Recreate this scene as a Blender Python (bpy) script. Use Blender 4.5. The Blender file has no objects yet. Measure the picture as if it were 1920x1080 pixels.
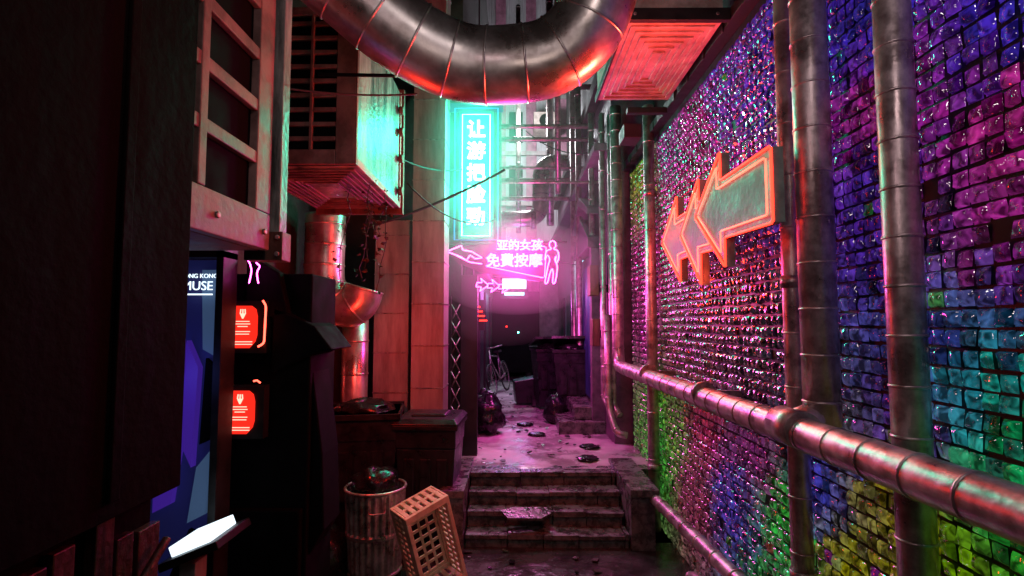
import bpy, math, random
import numpy as np
from mathutils import Vector, Matrix, Euler
random.seed(7); np.random.seed(7)
S = bpy.context.scene
S.view_settings.view_transform='Standard'; S.view_settings.look='None'; S.view_settings.exposure=0

# ---------------- materials ----------------
def mat(name, base=(.3,.3,.3), rough=.6, metal=0, var=.35, nscale=6, bump=.2, bscale=30, base2=None, emis=None, es=0, coords='Object', rvar=.15, spec=.5, streak=False):
    m=bpy.data.materials.new(name); m.use_nodes=True
    nt=m.node_tree; N=nt.nodes; L=nt.links
    p=N['Principled BSDF']
    tc=N.new('ShaderNodeTexCoord')
    mp=N.new('ShaderNodeMapping'); L.new(tc.outputs[coords],mp.inputs[0])
    if streak: mp.inputs['Scale'].default_value=(1,1,.18)
    n=N.new('ShaderNodeTexNoise'); n.inputs['Scale'].default_value=nscale; n.inputs['Detail'].default_value=5; n.inputs['Roughness'].default_value=.68
    L.new(mp.outputs[0],n.inputs[0])
    r=N.new('ShaderNodeValToRGB'); L.new(n.outputs['Fac'],r.inputs[0])
    b2=base2 if base2 else tuple(c*(1-var) for c in base)
    r.color_ramp.elements[0].position=.38; r.color_ramp.elements[0].color=(*b2,1)
    r.color_ramp.elements[1].position=.62; r.color_ramp.elements[1].color=(*base,1)
    L.new(r.outputs[0],p.inputs['Base Color'])
    mr=N.new('ShaderNodeMapRange'); mr.inputs[1].default_value=.3; mr.inputs[2].default_value=.7
    mr.inputs[3].default_value=max(.02,rough-rvar); mr.inputs[4].default_value=min(1,rough+rvar)
    L.new(n.outputs['Fac'],mr.inputs[0]); L.new(mr.outputs[0],p.inputs['Roughness'])
    p.inputs['Metallic'].default_value=metal
    p.inputs['Specular IOR Level'].default_value=spec
    if bump:
        n2=N.new('ShaderNodeTexNoise'); n2.inputs['Scale'].default_value=bscale; n2.inputs['Detail'].default_value=4
        L.new(tc.outputs[coords],n2.inputs[0])
        b=N.new('ShaderNodeBump'); b.inputs['Strength'].default_value=bump; b.inputs['Distance'].default_value=.01
        L.new(n2.outputs['Fac'],b.inputs['Height']); L.new(b.outputs[0],p.inputs['Normal'])
    if emis:
        p.inputs['Emission Color'].default_value=(*emis,1); p.inputs['Emission Strength'].default_value=es
    return m
def neon(name,col,s):
    m=bpy.data.materials.new(name); m.use_nodes=True; N=m.node_tree.nodes
    p=N['Principled BSDF']; p.inputs['Base Color'].default_value=(*[c*.3 for c in col],1)
    p.inputs['Emission Color'].default_value=(*col,1); p.inputs['Emission Strength'].default_value=s
    return m
M={}
M['duct']=mat('galvanised_duct',(.85,.8,.76),.33,.87,base2=(.42,.35,.31),nscale=3,bump=.3,bscale=6,rvar=.12)
M['pipe']=mat('metal_pipe',(.72,.58,.58),.38,.7,base2=(.32,.23,.23),nscale=8,bump=.35,bscale=14,rvar=.14)
M['seam']=mat('pipe_seam',(.5,.45,.45),.42,.8,base2=(.18,.14,.14),nscale=20,bump=0)
M['ac']=mat('ac_paint',(.6,.5,.45),.5,.0,base2=(.32,.24,.21),nscale=5,bump=.15,bscale=40)
M['ac_dim_red']=mat('ac_paint_dim_red',(.30,.17,.15),.5,.0,base2=(.13,.07,.06),nscale=5,bump=.2,bscale=30)  # grimy AC paint with the dim red light put into its colour
M['ac_greenlit']=mat('greenlit_panel',(.42,.5,.46),.4,.2,base2=(.06,.09,.08),nscale=7,bump=.5,bscale=30,streak=True)  # streaky grimy panel with the sign's green light put into its colour
M['dark']=mat('dark_interior',(.007,.006,.007),.8,base2=(.003,.003,.003),bump=0,spec=.06)
M['wall']=mat('dark_plaster',(.05,.04,.043),.75,base2=(.018,.015,.016),nscale=4,bump=.6,bscale=18)
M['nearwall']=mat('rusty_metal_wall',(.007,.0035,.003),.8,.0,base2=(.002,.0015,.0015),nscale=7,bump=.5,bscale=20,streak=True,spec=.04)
M['nearstrip']=mat('redlit_strips',(.12,.035,.03),.5,.2,base2=(.012,.005,.005),nscale=9,bump=.6,bscale=30,streak=True)  # red light on the corrugated strips is put into the base colour
M['panel']=mat('duct_panel',(.48,.43,.43),.5,.2,base2=(.22,.18,.18),nscale=4,bump=.25,bscale=16,streak=True)
M['frame']=mat('black_frame',(.02,.02,.021),.5,.2,nscale=12,bump=0)
M['conc']=mat('wet_concrete',(.17,.175,.16),.28,base2=(.03,.033,.028),nscale=10,bump=1,bscale=20,rvar=.24)
M['bin']=mat('bin_plastic',(.018,.018,.022),.36,base2=(.008,.008,.01),nscale=8,bump=.3,bscale=25,spec=.4)
M['bag']=mat('bag_plastic',(.010,.010,.011),.25,bump=.6,bscale=14)
M['galv']=mat('galvanised_can',(.75,.72,.7),.34,.8,base2=(.25,.2,.18),nscale=8,bump=.2)
M['crate']=mat('crate_plastic',(.88,.80,.58),.45,base2=(.62,.5,.32),nscale=9,bump=.15)
M['leaf']=mat('leaf',(.04,.035,.018),.6,base2=(.02,.015,.01),bump=0)
M['rub']=mat('rubber',(.02,.02,.02),.6,bump=0)
M['fac']=mat('facade_cladding',(.6,.6,.62),.6,base2=(.36,.35,.36),nscale=3,bump=.2,streak=True)
M['facpink']=mat('facade_pink',(.5,.22,.32),.6,base2=(.28,.12,.18),nscale=5)
M['rust']=mat('rusty_plate',(.25,.12,.09),.55,.3,base2=(.09,.04,.03),nscale=8,bump=.5,streak=True)
M['plate']=mat('arrow_plate',(.20,.34,.27),.5,.0,base2=(.13,.2,.16),nscale=10,bump=.3)
M['grout']=mat('grout',(.006,.006,.006),.5,bump=0)
M['wood']=mat('door_paint',(.03,.06,.2),.5,base2=(.012,.02,.08),nscale=8,streak=True)
M['purplewall']=mat('painted_stone',(.18,.11,.16),.6,base2=(.08,.05,.075),nscale=6,bump=.5)
M['n_red']=neon('neon_red',(1,.02,.010),8)
M['n_red2']=neon('neon_red_bright',(1,.075,.045),6)
M['n_teal']=neon('neon_teal',(.1,1,.68),24)
M['n_blue']=neon('neon_blue',(.02,.25,.9),1.2)
M['n_pink']=neon('neon_pink',(1,.07,.55),15)
M['n_white']=neon('sign_white',(.75,.9,1),1.6)
M['n_cyan']=neon('sign_cyan',(.3,.9,1),1.8)
M['scr_red']=neon('screen_red',(1,.025,.012),1.1)
M['scr_ink']=neon('screen_ink',(1,.55,.4),1.6)
M['blue1']=neon('shop_blue',(.07,.08,.5),.055)
M['blue2']=neon('shop_violet',(.14,.04,.8),.22)
M['blue3']=neon('shop_sky',(.2,.38,.75),.13)
M['tealbox']=mat('teal_signboard',(.01,.09,.08),.5,.0,base2=(.006,.04,.035),emis=(0,.8,.55),es=.2)
M['pinkboard']=mat('pink_signboard',(.06,.01,.04),.4,base2=(.03,.005,.02),emis=(.8,0,.4),es=.08)
M['ground']=mat('wet_ground',(.55,.5,.51),.30,base2=(.24,.21,.22),nscale=1.6,bump=.5,bscale=8,rvar=.28)
M['pave']=mat('wet_pavement',(.07,.065,.065),.16,base2=(.025,.022,.024),nscale=3,bump=.8,bscale=10,rvar=.14)
def haze(name,col,d):
    m=bpy.data.materials.new(name); m.use_nodes=True; N=m.node_tree.nodes; L=m.node_tree.links
    N.remove(N['Principled BSDF']); v=N.new('ShaderNodeVolumeScatter'); v.inputs['Color'].default_value=(*col,1); v.inputs['Density'].default_value=d
    L.new(v.outputs[0],N['Material Output'].inputs['Volume']); return m
M['bloom']=haze('bloom',(1,1,1),.05)  # added scatter volume imitating neon bloom, no real vapour
M['bloom2']=haze('dense_bloom',(1,1,1),.36)

# ---------------- mesh builder ----------------
class B:
    def __init__(s): s.v=[];s.f=[];s.m=[];s.sm=[];s.mats=[]
    def mi(s,k):
        if k not in s.mats: s.mats.append(k)
        return s.mats.index(k)
    def add(s,vs,fs,k,smooth=False,T=None):
        o=len(s.v)
        for p in vs:
            p=Vector(p)
            s.v.append(T@p if T else p)
        i=s.mi(k)
        for f in fs: s.f.append(tuple(a+o for a in f)); s.m.append(i); s.sm.append(smooth)
    def box(s,x0,x1,y0,y1,z0,z1,k,T=None):
        vs=[(x0,y0,z0),(x1,y0,z0),(x1,y1,z0),(x0,y1,z0),(x0,y0,z1),(x1,y0,z1),(x1,y1,z1),(x0,y1,z1)]
        s.add(vs,[(0,3,2,1),(4,5,6,7),(0,1,5,4),(1,2,6,5),(2,3,7,6),(3,0,4,7)],k,T=T)
    def taper(s,cx,cy,z0,z1,w0,d0,w1,d1,k,T=None,open_top=False):
        vs=[]
        for z,w,d in((z0,w0,d0),(z1,w1,d1)):
            vs+=[(cx-w/2,cy-d/2,z),(cx+w/2,cy-d/2,z),(cx+w/2,cy+d/2,z),(cx-w/2,cy+d/2,z)]
        fs=[(0,3,2,1),(0,1,5,4),(1,2,6,5),(2,3,7,6),(3,0,4,7)]
        if not open_top: fs.append((4,5,6,7))
        s.add(vs,fs,k,T=T)
    def tube(s,pts,r,k,seg=16,closed=False,caps=True,T=None):
        pts=[Vector(p) for p in pts]; n=len(pts)
        rr=r if isinstance(r,(list,tuple)) else [r]*n
        vs=[];up=None
        for i,p in enumerate(pts):
            if closed: t=(pts[(i+1)%n]-pts[i-1])
            else: t=pts[min(i+1,n-1)]-pts[max(i-1,0)]
            t.normalize()
            if up is None:
                a=Vector((0,0,1)) if abs(t.z)<.9 else Vector((1,0,0))
                up=(a-t*a.dot(t)).normalized()
            else:
                up=(up-t*up.dot(t)); 
                if up.length<1e-6: up=t.orthogonal()
                up.normalize()
            w=t.cross(up)
            for j in range(seg):
                a=2*math.pi*j/seg
                vs.append(p+(up*math.cos(a)+w*math.sin(a))*rr[i])
        fs=[]
        for i in range(n if closed else n-1):
            for j in range(seg):
                a=i*seg+j;b=i*seg+(j+1)%seg;c=((i+1)%n)*seg+(j+1)%seg;d=((i+1)%n)*seg+j
                fs.append((a,b,c,d))
        s.add(vs,fs,k,True,T)
        if caps and not closed:
            o=len(s.v)-n*seg; i=s.mi(k)
            s.f.append(tuple(o+j for j in range(seg))[::-1]); s.m.append(i); s.sm.append(False)
            s.f.append(tuple(o+(n-1)*seg+j for j in range(seg))); s.m.append(i); s.sm.append(False)
    def duct(s,pts,r,k='pipe',every=.28,seg=20,sub=8,ring=.006,T=None,sk='seam',rw=.012):
        P=smooth(pts,sub); s.tube(P,r,k,seg,T=T)
        acc=every*.5
        for i in range(len(P)-1):
            a,b=P[i],P[i+1]; L=(b-a).length; 
            if L<1e-6: continue
            d=(b-a)/L; t=acc
            while t<L:
                c=a+d*t
                s.tube([c-d*rw,c-d*rw*.5,c+d*rw*.5,c+d*rw],[r,r+ring,r+ring,r],sk,seg,caps=False,T=T)
                t+=every
            acc=t-L
    def prism(s,poly,axis,a0,a1,k,T=None):
        def mk(p,a):
            return {'x':(a,p[0],p[1]),'y':(p[0],a,p[1]),'z':(p[0],p[1],a)}[axis]
        n=len(poly); vs=[mk(p,a0) for p in poly]+[mk(p,a1) for p in poly]
        fs=[tuple(range(n))[::-1],tuple(range(n,2*n))]+[(i,(i+1)%n,n+(i+1)%n,n+i) for i in range(n)]
        s.add(vs,fs,k,T=T)
    def done(s,name,parent=None,bevel=0,loc=None,rot=None):
        me=bpy.data.meshes.new(name); me.from_pydata([tuple(v) for v in s.v],[],s.f)
        for k in s.mats: me.materials.append(M[k])
        me.polygons.foreach_set('material_index',s.m); me.polygons.foreach_set('use_smooth',s.sm)
        me.update()
        o=bpy.data.objects.new(name,me); S.collection.objects.link(o)
        if bevel:
            md=o.modifiers.new('bev','BEVEL'); md.width=bevel; md.segments=2; md.limit_method='ANGLE'; md.angle_limit=math.radians(50)
        if parent: o.parent=parent
        if loc: o.location=loc
        if rot: o.rotation_euler=rot
        return o
def smooth(pts,sub=8):
    pts=[Vector(p) for p in pts]
    out=[]; n=len(pts)
    for i in range(n-1):
        p0=pts[max(i-1,0)];p1=pts[i];p2=pts[i+1];p3=pts[min(i+2,n-1)]
        for j in range(sub):
            t=j/sub
            out.append(.5*((2*p1)+(p2-p0)*t+(2*p0-5*p1+4*p2-p3)*t*t+(3*p1-p0-3*p2+p3)*t**3))
    out.append(pts[-1]); return out
def bend(pts,r=.15,n=7):
    pts=[Vector(p) for p in pts]; out=[pts[0]]
    for i in range(1,len(pts)-1):
        a,b,c=pts[i-1],pts[i],pts[i+1]
        d1=(a-b).normalized()*min(r,(a-b).length*.45); d2=(c-b).normalized()*min(r,(c-b).length*.45)
        for j in range(n+1):
            t=j/n; out.append((b+d1)*(1-t)**2+b*2*t*(1-t)+(b+d2)*t*t)
    out.append(pts[-1]); return out
def empty(name):
    e=bpy.data.objects.new(name,None); S.collection.objects.link(e); return e
def text(body,size,loc,rot,k,parent,name,outline=.004,align='CENTER',ext=.002,sx=1):
    c=bpy.data.curves.new(name,'FONT'); c.body=body; c.size=size; c.align_x=align; c.align_y='CENTER'
    if outline: c.fill_mode='NONE'; c.bevel_depth=outline; c.bevel_resolution=1; c.resolution_u=4
    else: c.extrude=ext; c.resolution_u=4
    c.materials.append(M[k])
    o=bpy.data.objects.new(name,c); S.collection.objects.link(o); o.location=loc; o.rotation_euler=rot; o.scale=(sx,1,1); o.parent=parent
    return o
FR=(math.radians(90),0,0)

# ---------------- ground ----------------
b=B(); b.box(-60,60,-40,5.0,-.4,0,'pave'); b.done('lower_alley_ground')
b=B()
nx,ny=90,160; x0,x1,y0,y1=-2.2,2.4,5.62,15.0
vs=[];fs=[]
from mathutils import noise
for j in range(ny+1):
    for i in range(nx+1):
        x=x0+(x1-x0)*i/nx; y=y0+(y1-y0)*j/ny
        z=.5+.018*noise.noise(Vector((x*2.2,y*2.2,0)))+.008*noise.noise(Vector((x*7,y*7,3)))
        if j==0: z=.495
        vs.append((x,y,z))
for j in range(ny):
    for i in range(nx):
        a=j*(nx+1)+i; fs.append((a,a+1,a+nx+2,a+nx+1))
b.add(vs,fs,'ground',True)
b.box(-60,60,15.0,120,.1,.49,'ground')
b.done('alley_pavement')

# stairs
b=B()
nst=4; rise=.125; tread=.2
for i in range(nst):
    z=rise*(i+1); y=4.9+tread*i
    x=-.44
    while x<1.02:
        w=random.uniform(.3,.55); xe=min(x+w,1.02)
        jz=random.uniform(-.014,.006); jy=random.uniform(-.022,.022)
        b.box(x+.004,xe-.004,y+jy,5.66,z-rise-.02,z-.045,'conc')
        b.box(x+.002,xe-.002,y+jy-.03,5.70 if i<3 else 5.75,z-.045,z+jz,'conc')
        x=xe
b.box(-.64,-.45,4.78,5.9,0,.47,'conc'); b.box(1.03,1.24,4.82,5.9,0,.47,'conc')
b.box(-.66,-.44,4.75,5.9,.472,.535,'conc'); b.box(1.02,1.27,4.78,5.9,.472,.535,'conc')
b.box(-2.3,-.66,5.62,5.8,0,.49,'conc'); b.box(1.27,1.5,5.62,5.8,0,.49,'conc')
b.done('stone_stairs',bevel=.014)

# ---------------- mosaic wall ----------------
anch=[(1.52,2.87,(.05,.03,.6)),(1.55,2.6,(.55,.02,.28)),(1.55,2.3,(.45,.02,.3)),(1.55,2.1,(.16,.03,.42)),(1.55,1.99,(.04,.16,.45)),(1.55,1.87,(0,.5,.38)),(1.55,1.68,(0,.55,.16)),(1.55,1.4,(.02,.6,.04)),(1.6,1.1,(.1,.5,.02)),(1.3,2.4,(.5,.02,.3)),(1.2,1.6,(0,.55,.15)),(1.75,1.75,(.02,.3,.4)),
(2.1,3.2,(.06,.03,.6)),(2.1,2.85,(.5,.02,.33)),(2.1,2.6,(.10,.03,.55)),(2.1,2.3,(.10,.03,.5)),(1.9,1.9,(.05,.04,.5)),(2.0,1.65,(.12,.03,.38)),(2.1,1.35,(.36,.28,0)),(2.0,1.0,(.4,.32,.01)),(1.8,1.2,(.2,.45,0)),
(2.85,3.45,(.08,.04,.6)),(3.15,3.27,(.05,.03,.55)),(2.7,2.8,(.13,.03,.5)),(4.1,3.45,(.45,.02,.28)),(4.2,3.0,(.5,.02,.14)),(3.6,3.6,(.08,.04,.55)),(3.3,3.0,(.2,.03,.3)),(5.0,3.7,(.35,.03,.3)),
(3.1,2.0,(.03,.02,.035)),(3.6,2.2,(.05,.015,.03)),(2.7,1.8,(.03,.025,.07)),(4.1,1.9,(.06,.03,.04)),(3.3,1.7,(.03,.02,.035)),
(4.1,1.2,(.42,.03,.1)),(3.3,1.25,(.25,.03,.2)),(3.6,.78,(.07,.05,.5)),(4.4,.6,(.35,.05,.12)),(2.85,.95,(.03,.5,.05)),(3.1,.5,(.05,.4,.1)),(2.6,1.2,(.06,.05,.5)),(2.4,.95,(.36,.34,.01)),
(5.7,4.1,(.12,.5,.03)),(5.7,3.6,(.4,.36,.02)),(5.8,2.6,(.5,.02,.2)),(5.8,1.8,(.45,.03,.25)),(5.5,1.25,(.12,.5,.04)),(5.4,.8,(.06,.5,.05)),(4.9,1.0,(.15,.4,.05)),(4.9,1.6,(.2,.08,.08))]
AY=np.array([a[0] for a in anch]);AZ=np.array([a[1] for a in anch]);AC=np.array([a[2] for a in anch])
T=.064; WX=1.45
verts=[];faces=[];cols=[]
prof=[-.5,-.38,0,.38,.5]
hh=[[0,0,0,0,0],[0,.8,.92,.8,0],[0,.92,1,.92,0],[0,.8,.92,.8,0],[0,0,0,0,0]]
ys=np.arange(-.6,6.55,T); zs=np.arange(.03,3.87,T)
for yy in ys:
    for zz in zs:
        if random.random()<.008: continue
        wy=yy+random.gauss(0,.05); wz=zz+random.gauss(0,.04)
        w=1/((AY-wy)**2+(AZ-wz)**2*1.3+.006)**2
        c=(AC*w[:,None]).sum(0)/w.sum()
        c=c*random.uniform(.35,1.25)
        if random.random()<.07: c=c*.25
        if random.random()<.004: c=c[[1,2,0]]*.6
        c=np.clip(c+np.random.uniform(-.008,.008,3),0.002,.8)
        o=len(verts); tz=random.gauss(0,.10); ty=random.gauss(0,.10); h=.014*random.uniform(.6,1.3)
        oy=random.gauss(0,.0022); oz=random.gauss(0,.0022); g=.0284*2*random.uniform(.9,1.02)
        for i in range(5):
            for j in range(5):
                a=prof[i]*g; bb=prof[j]*g
                wob=(random.gauss(0,.0016) if 0<i<4 and 0<j<4 else 0)
                H=.004+hh[i][j]*h+wob+a*tz+bb*ty
                verts.append((WX-H, yy+a+oy, zz+bb+oz))
        for i in range(4):
            for j in range(4):
                a=o+i*5+j; faces.append((a,a+1,a+6,a+5)); 
        cols.extend([tuple(c)]*16)
me=bpy.data.meshes.new('glass_tiles'); me.from_pydata(verts,[],faces)
at=me.attributes.new('tilecol','FLOAT_COLOR','FACE')
at.data.foreach_set('color',np.c_[np.array(cols),np.ones(len(cols))].ravel().astype(np.float32))
me.polygons.foreach_set('use_smooth',[True]*len(faces)); me.update()
gm=bpy.data.materials.new('glass_tile'); gm.use_nodes=True; N=gm.node_tree.nodes; L=gm.node_tree.links; p=N['Principled BSDF']
a=N.new('ShaderNodeAttribute'); a.attribute_name='tilecol'
mx=N.new('ShaderNodeMix'); mx.data_type='RGBA'; mx.blend_type='MULTIPLY'; mx.inputs[0].default_value=1; L.new(a.outputs['Color'],mx.inputs[6]); mx.inputs[7].default_value=(.25,.25,.25,1); L.new(mx.outputs[2],p.inputs['Base Color'])
p.inputs['Roughness'].default_value=.05; p.inputs['Coat Weight'].default_value=1; p.inputs['Coat Roughness'].default_value=.02; p.inputs['Specular IOR Level'].default_value=1
tc=N.new('ShaderNodeTexCoord'); n=N.new('ShaderNodeTexNoise'); n.inputs['Scale'].default_value=22; n.inputs['Detail'].default_value=1; L.new(tc.outputs['Object'],n.inputs[0])
bp=N.new('ShaderNodeBump'); bp.inputs['Strength'].default_value=1; bp.inputs['Distance'].default_value=.018; L.new(n.outputs['Fac'],bp.inputs['Height']); L.new(bp.outputs[0],p.inputs['Normal']); L.new(bp.outputs[0],p.inputs['Coat Normal'])
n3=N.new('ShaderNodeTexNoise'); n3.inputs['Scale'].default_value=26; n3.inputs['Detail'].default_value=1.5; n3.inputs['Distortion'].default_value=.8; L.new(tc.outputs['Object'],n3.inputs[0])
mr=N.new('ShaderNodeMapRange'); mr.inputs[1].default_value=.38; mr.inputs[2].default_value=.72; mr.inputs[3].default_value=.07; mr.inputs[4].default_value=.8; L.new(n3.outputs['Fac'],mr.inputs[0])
L.new(a.outputs['Color'],p.inputs['Emission Color']); L.new(mr.outputs[0],p.inputs['Emission Strength'])  # backlit glow put into the tile colour as noise-varied emission
me.materials.append(gm); M['tile']=gm
wall=empty('mosaic_glass_wall')
o=bpy.data.objects.new('glass_tiles',me); S.collection.objects.link(o); o.parent=wall
b=B(); b.box(WX,WX+.3,-.7,6.62,0,3.9,'grout'); b.done('wall_core',wall)
b=B(); b.box(WX-.09,WX+.3,-.7,6.62,3.903,3.98,'frame'); b.box(WX-.05,WX+.28,-.7,6.62,3.985,4.02,'frame')
for y in np.arange(-.5,6.6,.35): b.box(WX-.1,WX-.09,y,y+.05,3.88,3.97,'frame')
b.box(WX-.04,WX-.001,5.42,5.47,0,3.9,'frame'); b.done('top_rail',wall,.004)
b=B(); b.box(WX+.31,WX+2,-.7,6.62,0,9,'wall'); b.done('building_behind_mosaic_wall')

# ---------------- right wall pipes ----------------
def clamp(b,x,y,z,r,k='seam'):
    b.tube([(x,y,z-.03),(x,y,z+.03)],r+.008,k,20); b.box(x,WX-.0,y-.012,y+.012,z-.02,z+.02,k)
def vpipe(name,x,y,r,z0,z1,every=.3,cl=()):
    b=B(); b.duct([(x,y,z0),(x,y,(z0+z1)/2),(x,y,z1)],r,'pipe',every,sub=1,ring=.004,sk='pipe',rw=.006)
    for z in cl: clamp(b,x,y,z,r)
    return b.done(name)
vpipe('vertical_pipe',1.345,1.84,.058,0,4.4,.17,(.5,))
vpipe('vertical_pipe',1.33,2.34,.075,1.56,4.4,.2,())
vpipe('vertical_pipe',1.37,2.62,.05,0,4.4,.26,(2.2,.8))
vpipe('vertical_pipe',1.36,5.3,.055,0,4.2,.45,(3.3,.6))
b=B(); P=bend([(1.22,6.3,4.6),(1.22,6.3,1.5),(1.2,5.9,1.5),(1.2,1.0,1.55),(1.2,-.8,1.55)],.28)
b.duct(P,.068,'pipe',.2,sub=1,ring=.004,sk='pipe',rw=.006)
b.tube([(1.2,2.25,1.55),(1.2,2.43,1.55)],.08,'pipe',20); b.tube([(1.33,2.34,1.6),(1.2,2.34,1.55)],.07,'pipe',20)
for y in(3.4,4.8): b.tube([(1.2,y,1.55),(1.2,y+.05,1.55)],.076,'seam',20); b.box(1.2,WX,y+.01,y+.04,1.53,1.57,'seam')
b.done('handrail_pipe')
b=B(); b.duct(bend([(1.36,5.5,.3),(1.27,5.5,.42),(1.24,5.2,.42),(1.24,3.0,.58),(1.24,-.5,.6)],.12),.048,'pipe',.3,sub=1,sk='pipe'); b.done('low_pipe')
b=B(); b.duct(bend([(1.3,4.2,.0),(1.3,4.0,.18),(1.28,2.0,.2),(1.28,-.5,.2)],.15),.04,'pipe',.4,sub=1,sk='pipe'); b.done('low_pipe')
for i,(x,y,r,z0,z1) in enumerate([(1.13,6.75,.035,1.0,4.7),(1.17,7.1,.03,.9,4.8),(1.2,6.55,.04,.9,4.6),(1.1,7.5,.04,.6,5),(1.05,8.6,.05,.5,6.5),(1.08,9.6,.06,.5,6.5)]):
    b=B(); b.duct(bend([(x,y,z1),(x,y,z0+.1),(x+.05,y-.12,z0)],.08),r,'pipe',.5,sub=1,seg=12,sk='pipe'); b.done('drain_pipe')
b=B(); b.duct(bend([(1.13,6.5,2.1),(1.13,6.5,1.0),(1.18,6.3,.72),(1.3,6.25,.7)],.15),.04,'pipe',.4,sub=1,seg=14,sk='pipe'); b.done('drain_pipe')

# ---------------- neon arrows ----------------
def arrow(poly,x,name,double=True,fill='plate'):
    e=empty(name)
    cy=sum(p[0] for p in poly)/len(poly)
    b=B(); b.prism(poly,'x',x-.0,x+.05,fill); b.box(x+.05,WX-.0,cy-.02,cy+.02,2.6,2.64,'frame'); b.done('back_plate',e,.002)
    def off(d):
        out=[];n=len(poly)
        area=sum(poly[i][0]*poly[(i+1)%n][1]-poly[(i+1)%n][0]*poly[i][1] for i in range(n)); sg=1 if area>0 else -1
        for i in range(n):
            p0=Vector(poly[i-1]);p1=Vector(poly[i]);p2=Vector(poly[(i+1)%n])
            d1=(p1-p0).normalized();d2=(p2-p1).normalized()
            n1=Vector((-d1.y,d1.x))*sg;n2=Vector((-d2.y,d2.x))*sg
            m=(n1+n2); m=m/max(.35,(1+n1.dot(n2)))
            q=p1+m*d; out.append((q.x,q.y))
        return out
    b=B()
    def loop(pl,xx,r,k):
        n=len(pl)
        pts=[]
        for i in range(n):
            a=Vector((xx,*pl[i]));c=Vector((xx,*pl[(i+1)%n]))
            for t in (.03,.5,.97): pts.append(a.lerp(c,t))
        b.tube(pts,r,k,8,closed=True)
    loop(off(-.002),x-.006,.0065,'n_red')
    if double: loop(off(.038),x-.012,.0045,'n_red2')
    b.done('neon_tube',e)
    return e
X=1.2
arrow([(2.32,2.78),(2.90,2.78),(2.90,2.94),(3.32,2.66),(2.86,2.30),(2.86,2.46),(2.32,2.44)],X-.06,'neon_arrow_sign')
arrow([(3.2,2.76),(3.42,2.78),(3.42,2.93),(3.82,2.63),(3.4,2.24),(3.4,2.45),(3.2,2.44)],X,'neon_arrow_sign')
arrow([(3.64,2.78),(3.98,2.78),(3.98,2.95),(4.40,2.66),(3.92,2.3),(3.92,2.47),(3.64,2.47)],X+.03,'neon_arrow_sign')

# ---------------- big overhead duct ----------------
b=B()
b.duct([(-1.6,2.3,4.36),(-1.22,2.55,4.04),(-.9,2.75,3.80),(-.6,2.9,3.6),(-.3,3,3.5),(0,3,3.49),(.24,2.98,3.54),(.42,2.92,3.7),(.5,2.85,4.0),(.5,2.8,4.4),(.5,2.8,5)],.215,'duct',.22,28,sub=8,ring=.006,sk='duct',rw=.007)
b.done('overhead_duct')
b=B(); b.duct(bend([(1.4,11,5.35),(.55,11,5.35),(.55,11,4.15),(-.6,11,4.15)],.35),.17,'duct',.4,sub=1,seg=20)
b.tube([(.35,11,4.15),(.45,11,4.15)],.21,'seam',20);b.done('far_duct')

# ---------------- AC units ----------------
def nested(b,x0,x1,y0,y1,z,k):
    for i in range(6):
        d=.035+i*.045
        a0,a1,c0,c1=x0+d,x1-d,y0+d*1.5,y1-d*1.5
        if a1-a0<.03: break
        w=.014;h=.014
        b.box(a0,a1,c0,c0+w,z-h,z,k);b.box(a0,a1,c1-w,c1,z-h,z,k)
        b.box(a0,a0+w,c0+w,c1-w,z-h,z,k);b.box(a1-w,a1,c0+w,c1-w,z-h,z,k)
b=B(); b.box(.72,1.33,3.28,4.5,3.92,4.8,'ac'); nested(b,.72,1.33,3.28,4.5,3.92,'ac')
b.box(.70,1.36,3.24,3.278,3.9,3.98,'frame'); b.box(.70,.718,3.28,4.52,3.9,3.96,'frame')
for x in(.76,1.28): b.tube([(x,3.235,3.94),(x,3.24,3.94)],.012,'seam',8)
b.box(.95,1.1,4.52,4.75,3.6,3.72,'frame'); b.box(1.0,1.35,4.6,4.66,3.85,3.9,'frame')
b.done('hanging_air_conditioner',bevel=.006)
b=B()
x0,x1,y0,y1,z0,z1=-1.85,-1.07,3.5,4.9,3.06,4.15
b.box(x0,x1,y0+.05,y1,z0,z1,'ac_greenlit')
b.box(x0,x1,y0+.03,y0+.048,z0,z1,'dark')
b.box(x0,-1.2+.0,y0-.0,y0+.03,z0,z0+.1,'ac_dim_red'); b.box(-1.2,x1,y0,y0+.03,z0,z1,'ac_dim_red'); b.box(x0,-1.2,y0,y0+.03,z1-.06,z1,'ac_dim_red')
for zz in np.arange(z0+.16,z1-.06,.1): b.box(x0,-1.202,y0,y0+.028,zz,zz+.03,'ac_dim_red')
for xx in(-1.75,-1.56,-1.38): b.box(xx,xx+.022,y0-.004,y0+.026,z0+.1,z1-.062,'ac_dim_red')
b.box(x1,x1+.012,y0,y0+.04,z0,z1,'ac_dim_red'); b.box(x1,x1+.012,y1-.05,y1,z0,z1,'ac'); b.box(x1,x1+.012,y0+.042,y1-.052,z0,z0+.05,'ac')
nested(b,x0,x1,y0+.06,y1,z0,'ac_dim_red')
b.box(x0,x1+.03,y1+.003,y1+.06,z0-.05,z1+.05,'rust')
for z in (3.2,3.5,3.75,3.95): b.tube([(x1+.01,y1-.1,z),(x1+.05,y1-.1,z)],.04,'rust',10)
b.done('wall_air_conditioner',bevel=.004)
b=B()
X1=-1.16; ya,yb=1.6,2.5; z0=2.34; z1=4.0
b.box(X1-.6,X1-.05,ya,yb,z0,z1,'rust'); b.box(X1-.05,X1-.04,ya+.02,yb-.02,z0+.02,z1,'dark')
b.box(X1-.04,X1,ya,yb,z0,z0+.17,'ac_dim_red')
for y in (1.6,1.92,2.36): b.box(X1-.04,X1,y,y+(.05 if y<2.3 else .14),z0+.172,z1,'ac_dim_red')
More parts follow.
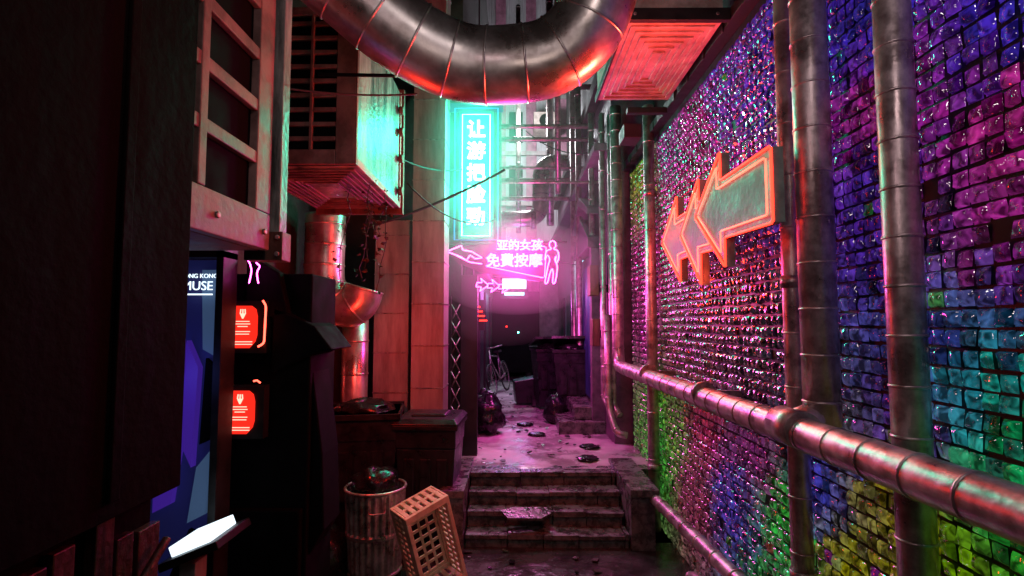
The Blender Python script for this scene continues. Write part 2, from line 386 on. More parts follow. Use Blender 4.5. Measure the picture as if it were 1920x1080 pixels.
for zz in (2.72,2.96,3.20,3.44,3.68): b.box(X1-.036,X1-.004,ya,yb,zz,zz+.055,'ac_dim_red')
for y in(2.05,2.44):
    b.tube([(X1,y,2.42),(X1+.012,y,2.42)],.014,'seam',10)
b.done('louvred_air_conditioner',bevel=.006)
b=B(); b.box(-1.20,-1.14,2.56,2.64,2.42,4.2,'ac_greenlit'); b.box(-1.3,-1.2,2.54,2.64,2.3,4.2,'frame'); b.box(-1.21,-1.12,2.55,2.65,2.3,2.44,'rust')
for z in(2.33,2.41): b.tube([(-1.14,2.545,z),(-1.14,2.53,z)],.012,'seam',8)
b.done('steel_bracket_post',bevel=.004)

# ---------------- near left wall ----------------
b=B()
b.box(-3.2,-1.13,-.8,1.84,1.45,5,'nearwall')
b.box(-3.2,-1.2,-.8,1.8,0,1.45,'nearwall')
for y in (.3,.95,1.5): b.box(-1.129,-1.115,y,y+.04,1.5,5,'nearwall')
y=-.5
while y<1.76:
    w=random.choice([.04,.07,.1]); z=1.47-.14*random.random()
    b.box(-1.198,-1.175+random.random()*.012,y,y+w,.0,min(z,1.44),'nearstrip'); y+=w+random.choice([.02,.03,.06])
b.tube(smooth([(-1.13,.2,.7),(-1.13,.8,.85),(-1.13,1.2,1.08),(-1.13,1.5,1.12),(-1.13,1.78,1.3)],5),.014,'nearstrip',10)
b.done('near_left_building',bevel=.004)
b=B(); b.box(-2.6,-2.2,1.85,6.2,0,8,'wall'); b.box(-2.2,-.62,6.22,9,0,9,'wall'); b.done('left_building')
b=B(); b.box(-2.2,-1.13,3.4,3.5,4.2,5.2,'wall'); b.done('balcony_slab')

# shop front
e=empty('lit_shop_front')
b=B(); Y=3.05
b.box(-2.2,-1.66,Y,Y+.05,0,2.36,'blue1')
b.prism([(-2.0,.95),(-1.9,1.0),(-1.83,1.55),(-1.88,1.95),(-2.0,2.0)],'y',Y-.04,Y-.002,'blue2')
b.prism([(-1.84,1.3),(-1.79,1.2),(-1.77,1.75),(-1.84,1.9)],'y',Y-.05,Y-.003,'blue2')
b.prism([(-1.8,.9),(-1.7,.95),(-1.68,1.3),(-1.76,1.2)],'y',Y-.05,Y-.003,'blue3')
b.prism([(-1.76,1.85),(-1.67,1.8),(-1.67,2.3),(-1.78,2.3)],'y',Y-.03,Y-.002,'blue3')
b.prism([(-1.76,1.32),(-1.67,1.36),(-1.67,1.74),(-1.74,1.8)],'y',Y-.03,Y-.002,'dark')
b.prism([(-1.9,.1),(-1.68,.1),(-1.68,.8),(-1.8,.86),(-1.9,.6)],'y',Y-.03,Y-.002,'dark')
b.done('illuminated_panels',e)
text('HONG KONG',.034,(-1.78,Y-.06,2.262),FR,'n_white',e,'lettering_top',0)
text('MUSE',.072,(-1.785,Y-.06,2.205),FR,'n_white',e,'lettering',0)
b=B(); b.box(-1.88,-1.70,Y-.065,Y-.055,2.155,2.163,'n_white')
b.box(-1.66,-1.62,2.95,3.1,0,2.4,'frame'); b.box(-2.2,-1.62,2.95,3.1,2.365,2.42,'frame')
b.done('frame_and_rule',e)
b=B()
Tm=Matrix.Translation((-1.56,2.75,.93))@Matrix.Rotation(math.radians(-22),4,'Y')
b.box(-.10,.10,-.12,.12,-.02,.03,'n_white',T=Tm); b.box(-.15,.15,-.16,.16,-.06,-.021,'frame',T=Tm)
b.box(-1.62,-1.54,2.65,2.75,0,.84,'panel')
b.done('light_box_counter',bevel=.004)
def screen(x,y,z,w=.15,h=.28):
    e=empty('red_warning_screen')
    b=B(); b.box(x-.02,x+w+.05,y+.012,y+.08,z-.03,z+h+.03,'frame')
    P=[(x,z),(x+w*.7,z),(x+w*.93,z+h*.15),(x+w,z+h*.3),(x+w,z+h*.75),(x+w*.93,z+h*.92),(x+w*.75,z+h),(x,z+h)]
    b.prism(P,'y',y,y+.01,'scr_red')
    cx=x+w*.42
    for i,(ww,zz) in enumerate([(.08,.62),(.09,.56),(.06,.5),(.09,.38),(.08,.32),(.12,.14),(.12,.08)]):
        b.box(cx-ww/2,cx+ww/2,y-.003,y-.0005,z+h*zz,z+h*zz+.005,'scr_ink')
    for dx in(-.015,0,.015): b.tube([(cx,y-.003,z+h*.70),(cx+dx,y-.003,z+h*.82),(cx+dx*.8,y-.003,z+h*.92)],.004,'scr_ink',6)
    b.box(cx-.01,cx+.01,y-.004,y-.001,z+h*.76,z+h*.82,'scr_ink')
    b.done('display',e,0)
    return e
screen(-1.67,3.16,1.85,.145,.25); screen(-1.67,3.16,1.35,.145,.25)
b=B()
b.tube(bend([(-1.50,3.13,1.86),(-1.465,3.13,1.88),(-1.46,3.13,2.1),(-1.48,3.13,2.13)],.02),.006,'n_red2',8)
b.tube([(-1.52,3.13,1.66),(-1.50,3.13,1.665),(-1.48,3.13,1.65)],.005,'n_red2',8)
b.done('red_neon_tube')
b=B()
b.box(-1.72,-1.24,3.26,3.7,0,2.3,'dark'); b.box(-1.7,-1.26,3.2,3.258,.0,.9,'dark')
b.prism([(-1.45,2.1),(-1.2,1.98),(-1.09,1.84),(-1.2,1.82),(-1.45,1.7)],'y',3.2,3.6,'dark')
b.prism([(-1.36,2.05),(-1.42,2.3),(-1.62,2.42),(-1.62,2.0)],'y',3.2,3.3,'dark')
b.prism([(-1.24,.6),(-1.15,.75),(-1.17,1.2),(-1.24,1.7)],'y',3.3,3.6,'dark')
b.done('dark_kiosk',bevel=.01)
b=B(); T0=Matrix.Translation((-1.55,3.1,2.33))
Wm=[(0,-.1),(.012,-.03),(.0,.02),(-.02,.05),(.01,.09),(.03,.06),(.04,.02),(.06,.0),(.045,-.04),(.055,-.1)]
b.tube(smooth([T0@Vector((q[0],0,q[1])) for q in Wm],3),.004,'n_pink',6)
b.done('small_neon_sign')

# left mid ducts
b=B(); b.duct([(-1.86,5.2,3.06),(-1.86,5.2,2.8),(-1.86,5.2,2.45),(-1.8,5.2,2.25),(-1.64,5.2,2.14),(-1.52,5.2,2.2),(-1.47,5.2,2.34)],.19,'duct',.2,24,sub=6,sk='duct')
b.done('elbow_duct')
b=B(); b.duct([(-1.62,5.45,0),(-1.62,5.45,1.2),(-1.62,5.45,2.2)],.13,'duct',.33,20,sub=1,sk='duct');b.done('vertical_duct')
b=B(); b.duct([(-1.97,5.4,0),(-1.97,5.4,1.2),(-1.97,5.4,2.3)],.14,'duct',.33,20,sub=1,sk='duct');b.done('vertical_duct')
def sqduct(x0,x1,y0,y1,z1,st,name):
    b=B(); z=0.0
    while z<z1:
        ze=min(z+st,z1)
        b.box(x0,x1,y0,y1,z+.004,ze-.006,'panel'); b.box(x0-.008,x1+.008,y0-.008,y1+.008,ze-.006,ze+.004,'seam'); z=ze
    b.box(x0+.01,x1-.01,y0+.01,y1-.01,0,z1,'frame')
    b.done(name,bevel=.003)
sqduct(-1.50,-1.13,5.7,6.1,3.1,.42,'square_duct')
sqduct(-1.08,-.74,5.6,6.0,6.2,.44,'square_duct')
b=B()
for i in range(9):
    z=.5+i*.19
    b.tube([(-.72,6.1,z),(-.62,6.1,z+.19)],.008,'seam',6); b.tube([(-.62,6.1,z),(-.72,6.1,z+.19)],.008,'seam',6)
b.box(-.735,-.72,6.08,6.12,.5,2.3,'frame'); b.done('lattice_gate')
b=B(); b.box(-.9,-.6,6.4,15,0,3.05,'wall'); b.box(-2,-.6,9,15,3.05,9,'wall'); b.box(-.6,-.5,6.5,6.62,.5,2.7,'frame'); b.box(-.62,-.42,6.12,6.2,.5,2.55,'frame')
for y in (7.2,8.8,10.5,12.5): b.box(-.6,-.56,y,y+.9,.5,2.6,'frame'); 
b.box(-.6,-.35,6.8,9.5,2.62,2.68,'purplewall')
b.done('far_left_building',bevel=.01)

# ---------------- bins etc ----------------
def bag(b,c,s,seed,k='bag'):
    nu,nv=28,18; vs=[];fs=[]
    for j in range(nv+1):
        th=math.pi*j/nv
        for i in range(nu):
            ph=2*math.pi*i/nu
            d=Vector((math.sin(th)*math.cos(ph),math.sin(th)*math.sin(ph),math.cos(th)))
            r=1+.28*noise.noise(d*2.2+Vector((seed,0,0)))+.16*abs(noise.noise(d*5+Vector((0,seed,0))))+.06*noise.noise(d*12+Vector((0,seed,0)))
            if d.z<-.5: d=Vector((d.x*1.2,d.y*1.2,-.55))
            vs.append((c[0]+d.x*r*s[0],c[1]+d.y*r*s[1],c[2]+d.z*r*s[2]))
    for j in range(nv):
        for i in range(nu):
            a=j*nu+i;bq=j*nu+(i+1)%nu; fs.append((a,a+nu,bq+nu,bq))
    b.add(vs,fs,k,True)
def wheelie(cx,cy,z,rotz,lid='closed',name='wheelie_bin',w=.56,d=.6,h=.98):
    b=B()
    b.taper(0,0,.06,h*.8,w*.78,d*.72,w*.96,d*.93,'bin'); b.taper(0,0,h*.8,h,w*.98,d*.96,w,d,'bin',open_top=False)
    b.box(-w/2-.02,w/2+.02,-d/2-.02,d/2+.02,h-.05,h,'bin')
    for s in(-1,1):
        b.tube([(s*(w/2-.07),d/2-.08,.1),(s*(w/2),d/2-.08,.1)],.1,'rub',14)
    for xx in(-.15,0,.15): b.box(xx-.05,xx+.05,-d/2+.02,-d/2+.06,h*.35,h*.72,'bin')
    b.tube([(-w/2+.05,d/2+.06,h-.03),(w/2-.05,d/2+.06,h-.03)],.015,'bin',8)
    if lid=='closed':
        b.taper(0,0,h+.005,h+.05,w+.06,d+.08,w-.02,d-.02,'bin'); b.taper(0,0,h+.05,h+.075,w*.6,d*.5,w*.54,d*.44,'bin')
    elif lid=='ajar':
        Tm=Matrix.Translation((0,d/2,h))@Matrix.Rotation(math.radians(-14),4,'X')
        b.box(-w/2-.03,w/2+.03,-d-.04,.03,.02,.06,'bin',T=Tm); bag(b,(0,0,h+.0),(w*.36,d*.36,.1),cx)
    else:
        bag(b,(0,0,h+.0),(w*.4,d*.4,.1),cx)
        b.box(-w/2-.02,w/2+.02,d/2+.03,d/2+.07,h*.45,h+.02,'bin')
    return b.done(name,bevel=.012,loc=(cx,cy,z),rot=(0,0,rotz))
wheelie(-1.42,5.12,0,.15,'open',w=.66,d=.6,h=1.18)
wheelie(-.79,5.15,0,-.05,'closed',w=.56,d=.58,h=1.08)
wheelie(.62,9.5,.5,.15,'ajar',w=.56,h=1.05); wheelie(.95,8.7,.5,-.1,'ajar',w=.6,h=1.08)
b=B(); b.taper(0,0,0,.8,.4,.36,.5,.46,'bin'); b.box(-.27,.27,-.25,.25,.78,.84,'bin'); b.done('tipped_bin',bevel=.012,loc=(.0,9.9,.74),rot=(math.radians(8),math.radians(84),.25))
b=B(); bag(b,(-.36,7.4,.72),(.2,.26,.28),5); bag(b,(-.42,7.9,.7),(.2,.25,.3),9); b.tube([(-.34,7.38,.95),(-.33,7.37,1.02),(-.32,7.36,1.06)],[.03,.015,.04],'bag',8); b.done('garbage_bag')
b=B(); bag(b,(.62,8.15,.66),(.17,.2,.24),3);b.done('garbage_bag')
b=B(); bag(b,(-1.6,4.3,.16),(.3,.25,.25),17); b.done('garbage_bag')
def gcan(cx,cy,r,h):
    b=B(); n=160; vs=[];fs=[]
    zz=[.05,.08,h*.45,h*.47,h*.5,h*.52,h-.06,h-.03]
    for j,z in enumerate(zz):
        rib=.009 if j not in(0,3,4,7) else 0
        for i in range(n):
            a=2*math.pi*i/n; rr=r*(.86+.14*z/h)+rib*math.sin(a*26)
            if j in(3,4): rr=r*(.86+.14*z/h)+.012
            vs.append((math.cos(a)*rr,math.sin(a)*rr,z))
    for j in range(len(zz)-1):
        for i in range(n): a=j*n+i;c=j*n+(i+1)%n; fs.append((a,c,c+n,a+n))
    b.add(vs,fs,'galv')
    b.tube([(math.cos(a)*r*1.01,math.sin(a)*r*1.01,h-.02) for a in np.linspace(0,2*math.pi,40,endpoint=False)],.013,'galv',8,closed=True)
    b.tube([(math.cos(a)*r*.87,math.sin(a)*r*.87,.04) for a in np.linspace(0,2*math.pi,40,endpoint=False)],.013,'galv',8,closed=True)
    b.tube([(0,0,h-.1),(0,0,h-.09)],r*.95,'bag',30)
    b.tube(bend([(-.06,-r,h-.14),(-.06,-r-.04,h-.15),(.06,-r-.04,h-.15),(.06,-r,h-.14)],.02),.006,'galv',6)
    bag(b,(0,0,h+.0),(r*.75,r*.75,.13),21)
    return b.done('metal_trash_can',loc=(cx,cy,0),rot=(0,0,.3))
gcan(-1.12,4.4,.235,.70)
def crate(loc,rot):
    b=B(); W,Hh,D=.36,.68,.25; t=.016; rim=.05
    for (y0,y1,rm) in((-D/2,-D/2+.03,rim),(D/2-.02,D/2,.04)):
        b.box(-W/2,W/2,y0,y1,0,rm,'crate');b.box(-W/2,W/2,y0,y1,Hh-rm,Hh,'crate')
        b.box(-W/2,-W/2+rm*.6,y0,y1,rm,Hh-rm,'crate');b.box(W/2-rm*.6,W/2,y0,y1,rm,Hh-rm,'crate')
    for sx in(-1,1):
        xa=sx*W/2-(t if sx>0 else 0)
        b.box(xa,xa+t,-D/2+.03,-D/2+.075,0,Hh,'crate'); b.box(xa,xa+t,D/2-.05,D/2-.02,0,Hh,'crate')
        for z in np.linspace(0,Hh-.026,15): b.box(xa,xa+t,-D/2+.075,D/2-.05,z,z+.026,'crate')
        b.box(xa+.001,xa+t-.001,-.005,.018,.026,Hh-.026,'crate')
    for za in(0,Hh-t):
        for x in np.linspace(-W/2+t,W/2-.04-t,6): b.box(x,x+.036,-D/2+.03,D/2-.02,za,za+t,'crate')
        b.box(-W/2+t,W/2-t,-.01,.02,za+.001,za+t-.001,'crate')
    for z in np.linspace(.04,Hh-.07,9): b.box(-W/2+.024,W/2-.024,D/2-.012,D/2-.002,z,z+.026,'crate')
    for x in np.linspace(-W/2+.03,W/2-.05,5): b.box(x,x+.022,D/2-.014,D/2-.004,.04,Hh-.05,'crate')
    return b.done('plastic_crate',loc=loc,rot=rot,bevel=.006)
crate((-.56,4.12,.05),(math.radians(3),math.radians(-17),math.radians(38)))

# hanging vines
b=B()
def leafat(b,p,s):
    q=Euler((random.uniform(-1,1),random.uniform(-1,1),random.uniform(0,6.3))).to_matrix().to_4x4(); Tm=Matrix.Translation(p)@q
    b.add([(0,0,0),(s*.4,s*.3,.2*s),(0,s,0),(-s*.4,s*.3,.2*s)],[(0,1,2),(0,2,3)],'leaf',T=Tm)
for i in range(6):
    x=random.uniform(-1.3,-1.02); y=random.uniform(4.0,4.9); z=3.05; L=random.uniform(.2,.85)
    pts=[Vector((x,y,z))]
    for k in range(8): pts.append(pts[-1]+Vector((random.uniform(-.03,.03),random.uniform(-.03,.03),-L/8)))
    b.tube(pts,.0035,'leaf',5)
    for p_ in pts:
        for _ in range(2): leafat(b,p_+Vector((random.uniform(-.03,.03),random.uniform(-.03,.03),random.uniform(-.04,.04))),random.uniform(.03,.06))
b.done('hanging_vine')
def cable(name,a,c,sag,r=.008):
    a=Vector(a);c=Vector(c); b=B(); pts=[]
    for i in range(17):
        t=i/16; p_=a.lerp(c,t); p_.z-=sag*4*t*(1-t); pts.append(p_)
    b.tube(pts,r,'rub',8); return b.done(name)
cable('cable',(-1.5,5.3,2.95),(-.1,5.5,3.6),.05,.014)
cable('cable',(-1.1,4.9,3.55),(-.6,6.0,3.75),.06)
cable('cable',(-1.2,2.7,3.22),(-.62,3.3,3.45),.02,.006)
cable('cable',(-1.0,4.9,3.3),(-.2,6.1,3.2),.18)
b=B(); b.tube([(-1.25,3.3,3.58),(-.2,3.3,3.56)],.012,'frame',8); b.done('steel_rod')
cable('cable',(.2,9,5.3),(1.2,8,4.6),.15)
cable('cable',(-.6,8,3.4),(1.2,9.2,3.0),.12)

# ---------------- neon signs ----------------
e=empty('green_vertical_neon_sign')
b=B(); Y=6.05
b.box(-.80,-.15,Y+.06,Y+.1,2.93,4.62,'frame')
b.box(-.64,-.24,Y,Y+.058,2.95,4.45,'tealbox')
b.box(-.82,-.13,Y+.03,Y+.058,4.46,4.56,'blue1')
loop=lambda x0,x1,z0,z1,y:[(x0,y,z0),((x0+x1)/2,y,z0),(x1,y,z0),(x1,y,(z0+z1)/2),(x1,y,z1),((x0+x1)/2,y,z1),(x0,y,z1),(x0,y,(z0+z1)/2)]
b.tube(loop(-.60,-.28,2.99,4.41,Y-.012),.005,'n_teal',6,closed=True)
b.tube(loop(-.69,-.19,2.95,4.5,Y+.03),.008,'n_blue',6,closed=True)
b.tube([(-.44,Y+.05,4.5),(-.44,Y+.05,5.2)],.02,'frame',8); b.tube([(-.75,Y+.08,4.3),(-1.0,Y+.08,4.3)],.02,'frame',8)
b.done('sign_box',e)
for i,ch in enumerate('让游把脸勁'):
    text(ch,.215,(-.44,Y-.02,4.22-i*.255),FR,'n_teal',e,'character',.0085)
e=empty('pink_neon_sign')
b=B(); Y=5.98
b.prism([(-.78,2.80),(-.6,2.93),(-.6,2.86),(-.15,2.9),(.47,2.9),(.47,2.5),(.3,2.46),(-.35,2.56),(-.6,2.66),(-.6,2.64)],'y',Y+.02,Y+.05,'pinkboard')
def poly(b,pts,y,r,k,closed=True):
    o=[]
    n=len(pts)
    for i in range(n if closed else n-1):
        a_=Vector((pts[i][0],y,pts[i][1]));c_=Vector((pts[(i+1)%n][0],y,pts[(i+1)%n][1]))
        for t in(.04,.5,.96): o.append(a_.lerp(c_,t))
    b.tube(o,r,k,6,closed=closed)
poly(b,[(-.76,2.80),(-.6,2.87),(-.58,2.82),(-.48,2.80),(-.36,2.73),(-.44,2.72),(-.5,2.76),(-.54,2.70),(-.6,2.74)],Y,.005,'n_pink')
poly(b,[(-.66,2.76),(-.5,2.68),(-.36,2.66)],Y,.005,'n_pink',False)
poly(b,[(-.34,2.64),(.34,2.5),(.36,2.86),(-.2,2.86)],Y+.005,.005,'n_pink',False)
W=[(.0,.43),(.028,.41),(.03,.37),(.012,.345),(.05,.325),(.062,.26),(.04,.2),(.03,.23),(.035,.27),(.022,.235),(.045,.17),(.04,.09),(.022,0),(.0,0),(.006,.09),(-.005,.14),(-.03,.08),(-.05,0),(-.075,.0),(-.06,.09),(-.045,.17),(-.028,.235),(-.05,.28),(-.075,.23),(-.06,.32),(-.012,.345),(-.028,.37),(-.026,.41)]
pts=smooth([(.43+q[0]*1.15,Y-.01,2.45+q[1]*1.1) for q in W]+[(.43+W[0][0],Y-.01,2.45+W[0][1]*1.1)],3)[:-1]
b.tube(pts,.0065,'n_pink',6,closed=True)
for i in range(3):
    x=-.42+i*.125; z=2.43-.01*i
    poly(b,[(x,z+.02),(x+.06,z+.02),(x+.04,z+.07),(x+.13,z-.01),(x+.03,z-.08),(x+.05,z-.03),(x-.01,z-.03)],Y,.0045,'n_pink')
b.tube([(-.9,Y+.06,2.88),(.6,Y+.06,2.92)],.014,'frame',8)
b.done('sign_board',e)
text('亚的女孩',.13,(.06,Y-.005,2.865),FR,'n_pink',e,'upper_characters',.005)
text('免費按摩',.16,(.0,Y-.005,2.69),FR,'n_pink',e,'lower_characters',.0055)
def blob(name,c,s,k='bloom'):
    b=B(); nu,nv=32,20; vs=[];fs=[]
    for j in range(nv+1):
        th=math.pi*j/nv
        for i in range(nu):
            ph=2*math.pi*i/nu; vs.append((c[0]+s[0]*math.sin(th)*math.cos(ph),c[1]+s[1]*math.sin(th)*math.sin(ph),c[2]+s[2]*math.cos(th)))
    for j in range(nv):
        for i in range(nu):
            a=j*nu+i;q=j*nu+(i+1)%nu; fs.append((a,a+nu,q+nu,q))
    b.add(vs,fs,k,True); return b.done(name)
blob('bloom_haze',(-.1,5.6,3.35),(1.3,.9,1.6))  # added haze volumes that give the neon signs their bloom
blob('bloom_haze',(-.44,5.75,3.78),(.68,.36,1.1),'bloom2')
blob('bloom_haze',(.02,5.7,2.6),(.95,.36,.52),'bloom2')

# far signs
b=B(); b.box(-.3,.3,13.3,13.36,2.85,3.1,'n_cyan'); b.box(-.25,.25,13.3,13.36,2.68,2.76,'n_cyan'); b.box(-.35,.35,13.37,13.42,2.6,3.15,'frame'); b.done('far_lightbox_sign')
b=B()
for i in range(4): b.box(-.55+.03*i,-.45+.03*i,7.0+i*.01,7.03+i*.01,2.2-.06*i,2.215-.06*i,'n_red')
b.box(-.6,-.4,7.06,7.1,1.9,2.3,'frame')
b.done('small_red_sign')
b=B(); b.box(1.13,1.19,9.0,9.5,2.5,3.2,'n_cyan') ; b.done('side_lightbox_sign')

# ---------------- far facade ----------------
b=B(); Y=15.5
b.box(-6,6,Y,Y+.5,0,14,'fac')
for i in range(90):
    x=-2.4+i*.075
    b.box(x,x+.035,Y-.04,Y,4.2,13.5,'fac')
for x in(-.55,.35,1.35): b.box(x,x+.3,Y-.1,Y-.041,3.5,13.5,'facpink')
for z in(4.2,5.4,6.9,8.6,10.5): b.box(-6,6,Y-.16,Y-.11,z,z+.12,'panel')
for x in(-1.4,-.15,.75): 
    for z in(5.7,7.3,9.2): b.box(x,x+.4,Y-.13,Y-.045,z,z+.9,'dark'); b.box(x+.19,x+.21,Y-.14,Y-.131,z,z+.9,'panel')
b.box(-6,6,Y-.3,Y-.05,3.3,3.5,'purplewall')
b.box(-.7,.72,Y-.06,Y-.01,.49,2.9,'dark'); b.box(.72,1.4,Y-.2,Y-.05,.49,3.3,'purplewall')
b.done('far_building')
b=B(); b.box(.55,1.25,14.6,15.3,7.4,7.9,'ac'); b.tube([(.9,14.59,7.65),(.9,14.6,7.65)],.2,'dark',20); b.done('far_air_conditioner',bevel=.01)
for (y,z,r) in((8,5.0,.035),(8.3,4.9,.03),(9,4.65,.025),(10,4.7,.05),(10,4.35,.04),(12,6.2,.06),(7.5,4.0,.02),(12.5,8.0,.07),(9.5,6.3,.05)):
    b=B(); b.duct([(-.9,y,z),(.3,y,z),(1.5,y,z)],r,'pipe',.6,seg=12,sub=1); b.done('cross_pipe')
for (x,y,r) in((.75,9,.05),(.82,12,.08),(.1,13,.06)):
    b=B(); b.duct([(x,y,4.2),(x,y,7),(x,y,10)],r,'pipe',.5,seg=12,sub=1); b.done('drain_pipe')
b=B(); b.box(-.58,.62,13.9,14.9,.75,2.6,'dark')
for z in (.72,2.55): b.box(-.6,.64,13.87,13.899,z,z+.06,'dark')
for x in(-.58,.0,.58): b.box(x,x+.04,13.87,13.899,.8,2.5,'dark')
b.tube([(-.2,13.85,1.9),(-.2,13.84,1.9)],.02,'n_red',8); b.tube([(.1,13.85,1.75),(.1,13.84,1.75)],.02,'n_teal',8)
b.tube([(-.4,14.2,.7),(-.25,14.2,.7)],.2,'rub',16); b.tube([(.3,14.2,.7),(.45,14.2,.7)],.2,'rub',16)
b.done('dark_container')

# right far building
b=B()
b.box(1.24,2.6,6.7,15,.0,5.2,'purplewall'); b.box(1.1,2.6,6.7,15,5.203,5.4,'wall'); b.box(1.5,2.6,6.7,15,5.4,9,'wall')
b.box(1.12,1.238,7.6,8.9,.85,3.0,'frame')
b.box(1.105,1.119,7.72,8.78,.9,2.85,'wood')
b.prism([(7.4,3.05),(9.1,3.05),(9.1,3.2),(8.25,3.6),(7.4,3.2)],'x',1.02,1.238,'purplewall')
b.prism([(7.3,3.6),(8.25,3.95),(9.2,3.6),(9.2,3.5),(8.25,3.82),(7.3,3.5)],'x',1.0,1.238,'purplewall')
for y in(7.35,9.0): b.box(1.06,1.238,y,y+.16,.5,3.04,'purplewall')
b.box(1.02,1.238,6.7,15,4.2,4.3,'purplewall')
for y in(10,11.5,13): b.box(1.2,1.239,y,y+.8,.5,2.6,'frame')
b.done('far_right_building',bevel=.01)
b=B(); b.box(.98,1.1,6.9,7.15,2.35,2.75,'rust'); b.box(1.1,1.24,7.0,7.05,2.4,2.5,'frame'); b.done('electrical_box',bevel=.01)
b=B(); b.box(1.0,1.1,6.85,7.1,1.7,2.05,'rust'); b.box(1.1,1.24,6.95,7.0,1.8,1.9,'frame'); b.done('electrical_box',bevel=.01)
b=B(); b.box(.6,1.24,7.3,8.6,.45,.67,'conc'); b.box(.82,1.24,7.4,8.5,.672,.85,'conc'); b.done('side_steps',bevel=.015)
b=B()
for i in range(130):
    x=random.uniform(-.5,1.1);y=random.uniform(5.7,12); s=random.uniform(.015,.05)
    Tm=Matrix.Translation((x,y,.525))@Euler((random.uniform(-.4,.4),random.uniform(-.4,.4),random.uniform(0,6))).to_matrix().to_4x4()
    q=[(math.cos(a)*s*random.uniform(.5,1.2),math.sin(a)*s*random.uniform(.4,.9)) for a in np.linspace(0,6.28,7)[:-1]]
    b.prism(q,'z',-.003,.004,random.choice(['bag','leaf','bin','conc']),T=Tm)
for c in[(.15,7.9),(.3,7.2),(.9,6.5),(.8,5.95)]:
    bag(b,(c[0],c[1],.52),(.11,.1,.025),c[0]*9)
for i in range(60):
    x=random.uniform(-1.9,1.1);y=random.uniform(3.4,4.8); s=random.uniform(.012,.04)
    Tm=Matrix.Translation((x,y,.01))@Euler((random.uniform(-.3,.3),random.uniform(-.3,.3),random.uniform(0,6))).to_matrix().to_4x4()
    b.box(-s,s,-s*.6,s*.6,-.003,.006,random.choice(['bag','leaf','conc']),T=Tm)
b.done('litter')
b=B(); Tm=Matrix.Translation((.12,4.98,.275))@Euler((.1,.05,.2)).to_matrix().to_4x4(); b.prism([(-.2,-.1),(.1,-.12),(.22,-.02),(.2,.1),(-.1,.12),(-.24,.05)],'z',-.02,.0,'conc',T=Tm); b.done('flattened_cardboard')

# bicycle
b=B()
def ring(c,r,t,k): b.tube([(c[0],c[1]+math.cos(a)*r,c[2]+math.sin(a)*r) for a in np.linspace(0,2*math.pi,36,endpoint=False)],t,k,8,closed=True)
w1=(0,-.52,.33);w2=(0,.52,.33)
for w_ in(w1,w2):
    ring(w_,.32,.018,'rub'); ring(w_,.295,.009,'seam')
    for i in range(14):
        a=math.pi*2*i/14; b.tube([w_,(w_[0],w_[1]+math.cos(a)*.3,w_[2]+math.sin(a)*.3)],.0025,'seam',4)
F=[((0,.1,.3),(0,.22,.85)),((0,.1,.3),(0,-.38,.75)),((0,.2,.78),(0,-.37,.82)),((0,.1,.3),w2),((0,.2,.78),w2),((0,-.36,.95),w1)]
for a_,c_ in F: b.tube([a_,c_],.016,'seam',8)
b.tube([(-.28,-.3,1.0),(-.1,-.36,.98),(.1,-.36,.98),(.28,-.3,1.0)],.013,'seam',8); b.box(-.06,.06,.12,.36,.86,.91,'rub')
b.tube([(-.12,.1,.2),(-.02,.1,.3),(.02,.1,.3),(.12,.1,.4)],.012,'seam',6)
b.done('bicycle',loc=(-.28,11.5,.5),rot=(0,math.radians(-10),math.radians(-14)))

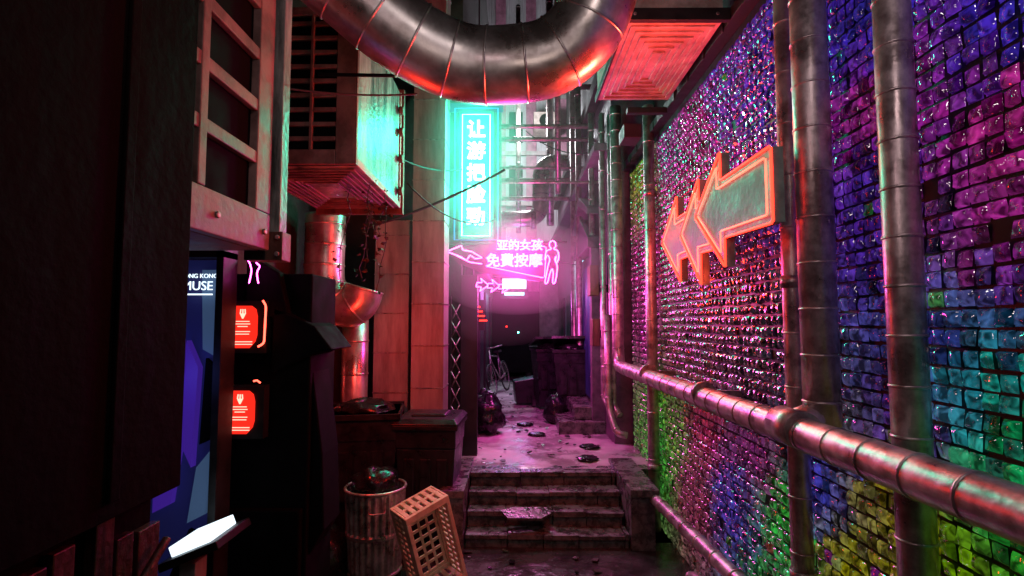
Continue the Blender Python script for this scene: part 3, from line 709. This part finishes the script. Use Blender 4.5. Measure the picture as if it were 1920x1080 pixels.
# ---------------- lights ----------------
def light(name,kind,loc,col,en,size=.15,aim=None,sy=None):
    l=bpy.data.lights.new(name,kind); l.color=col; l.energy=en
    if kind=='AREA':
        l.size=size
        if sy: l.shape='RECTANGLE'; l.size_y=sy
    else: l.shadow_soft_size=size
    o=bpy.data.objects.new(name,l); S.collection.objects.link(o); o.location=loc
    if aim: o.rotation_euler=(Vector(aim)-Vector(loc)).to_track_quat('-Z','Y').to_euler()
    return o
light('green_sign_glow','POINT',(-.44,5.66,4.05),(.04,1,.58),60,.12)
light('green_sign_glow','POINT',(-.44,5.66,3.38),(.04,1,.58),50,.12)
light('pink_sign_glow','POINT',(.02,5.6,2.66),(1,.04,.5),56,.12)
light('pink_alley_glow','POINT',(.1,7.3,2.4),(1,.10,.6),120,.2)
light('pink_alley_glow','POINT',(.1,11.0,2.6),(.8,.12,.9),40,.2)
light('cyan_far_glow','POINT',(-.1,12.8,2.7),(.2,.8,1),12,.2)
light('arrow_glow_up','AREA',(.95,3.2,2.98),(1,.07,.04),24,.25,aim=(.35,3.2,3.9))
light('arrow_glow_left','AREA',(1.1,3.3,2.6),(1,.03,.02),25,.25,aim=(-1,3.1,2.6),sy=.8)
light('arrow_glow_wall','POINT',(1.12,3.35,2.3),(1,.04,.015),5,.05)
light('arrow_glow_wall','POINT',(1.15,4.1,2.1),(1,.04,.015),7,.05)
light('arrow_glow_wall','POINT',(1.15,4.75,2.8),(1,.04,.02),11,.05)
light('arrow_glow_wall','POINT',(1.1,3.3,3.15),(1,.04,.03),7,.05)
light('red_screen_glow','POINT',(-1.3,4.1,1.9),(1,.03,.015),28,.12)
light('shop_blue_glow','POINT',(-1.85,2.8,1.7),(.15,.2,1),.8,.1)
light('far_facade_lamp','POINT',(.2,12.8,6.8),(.9,.95,1),500,.3)
light('neutral_fill','AREA',(.55,.5,3.9),(1,.85,.85),5.5,.3,aim=(-.5,5.3,.4))  # added unseen fill lights for the bins, wall pipes and duct
light('neutral_fill','AREA',(-.6,.4,3.3),(1,.72,.78),3.4,.3,aim=(1.4,2.4,2.3))
light('neutral_fill','AREA',(.2,.9,2.7),(1,.8,.75),2.2,.3,aim=(-.2,3,3.6))
# world
w=bpy.data.worlds.new('World'); S.world=w; w.use_nodes=True; N=w.node_tree.nodes; L=w.node_tree.links
sky=N.new('ShaderNodeTexSky'); sky.sky_type='NISHITA'; sky.sun_disc=False; sky.sun_elevation=math.radians(-5); sky.sun_rotation=math.radians(20)
bg=N['Background']; L.new(sky.outputs[0],bg.inputs[0]); bg.inputs[1].default_value=.05

cam=bpy.data.cameras.new('Camera'); cam.sensor_width=36; cam.lens=18.75; cam.clip_end=500; cam.clip_start=.02
co=bpy.data.objects.new('Camera',cam); S.collection.objects.link(co); co.location=(0,0,2.0); co.rotation_euler=(math.radians(90+3.72),0,math.radians(.25))
S.camera=co
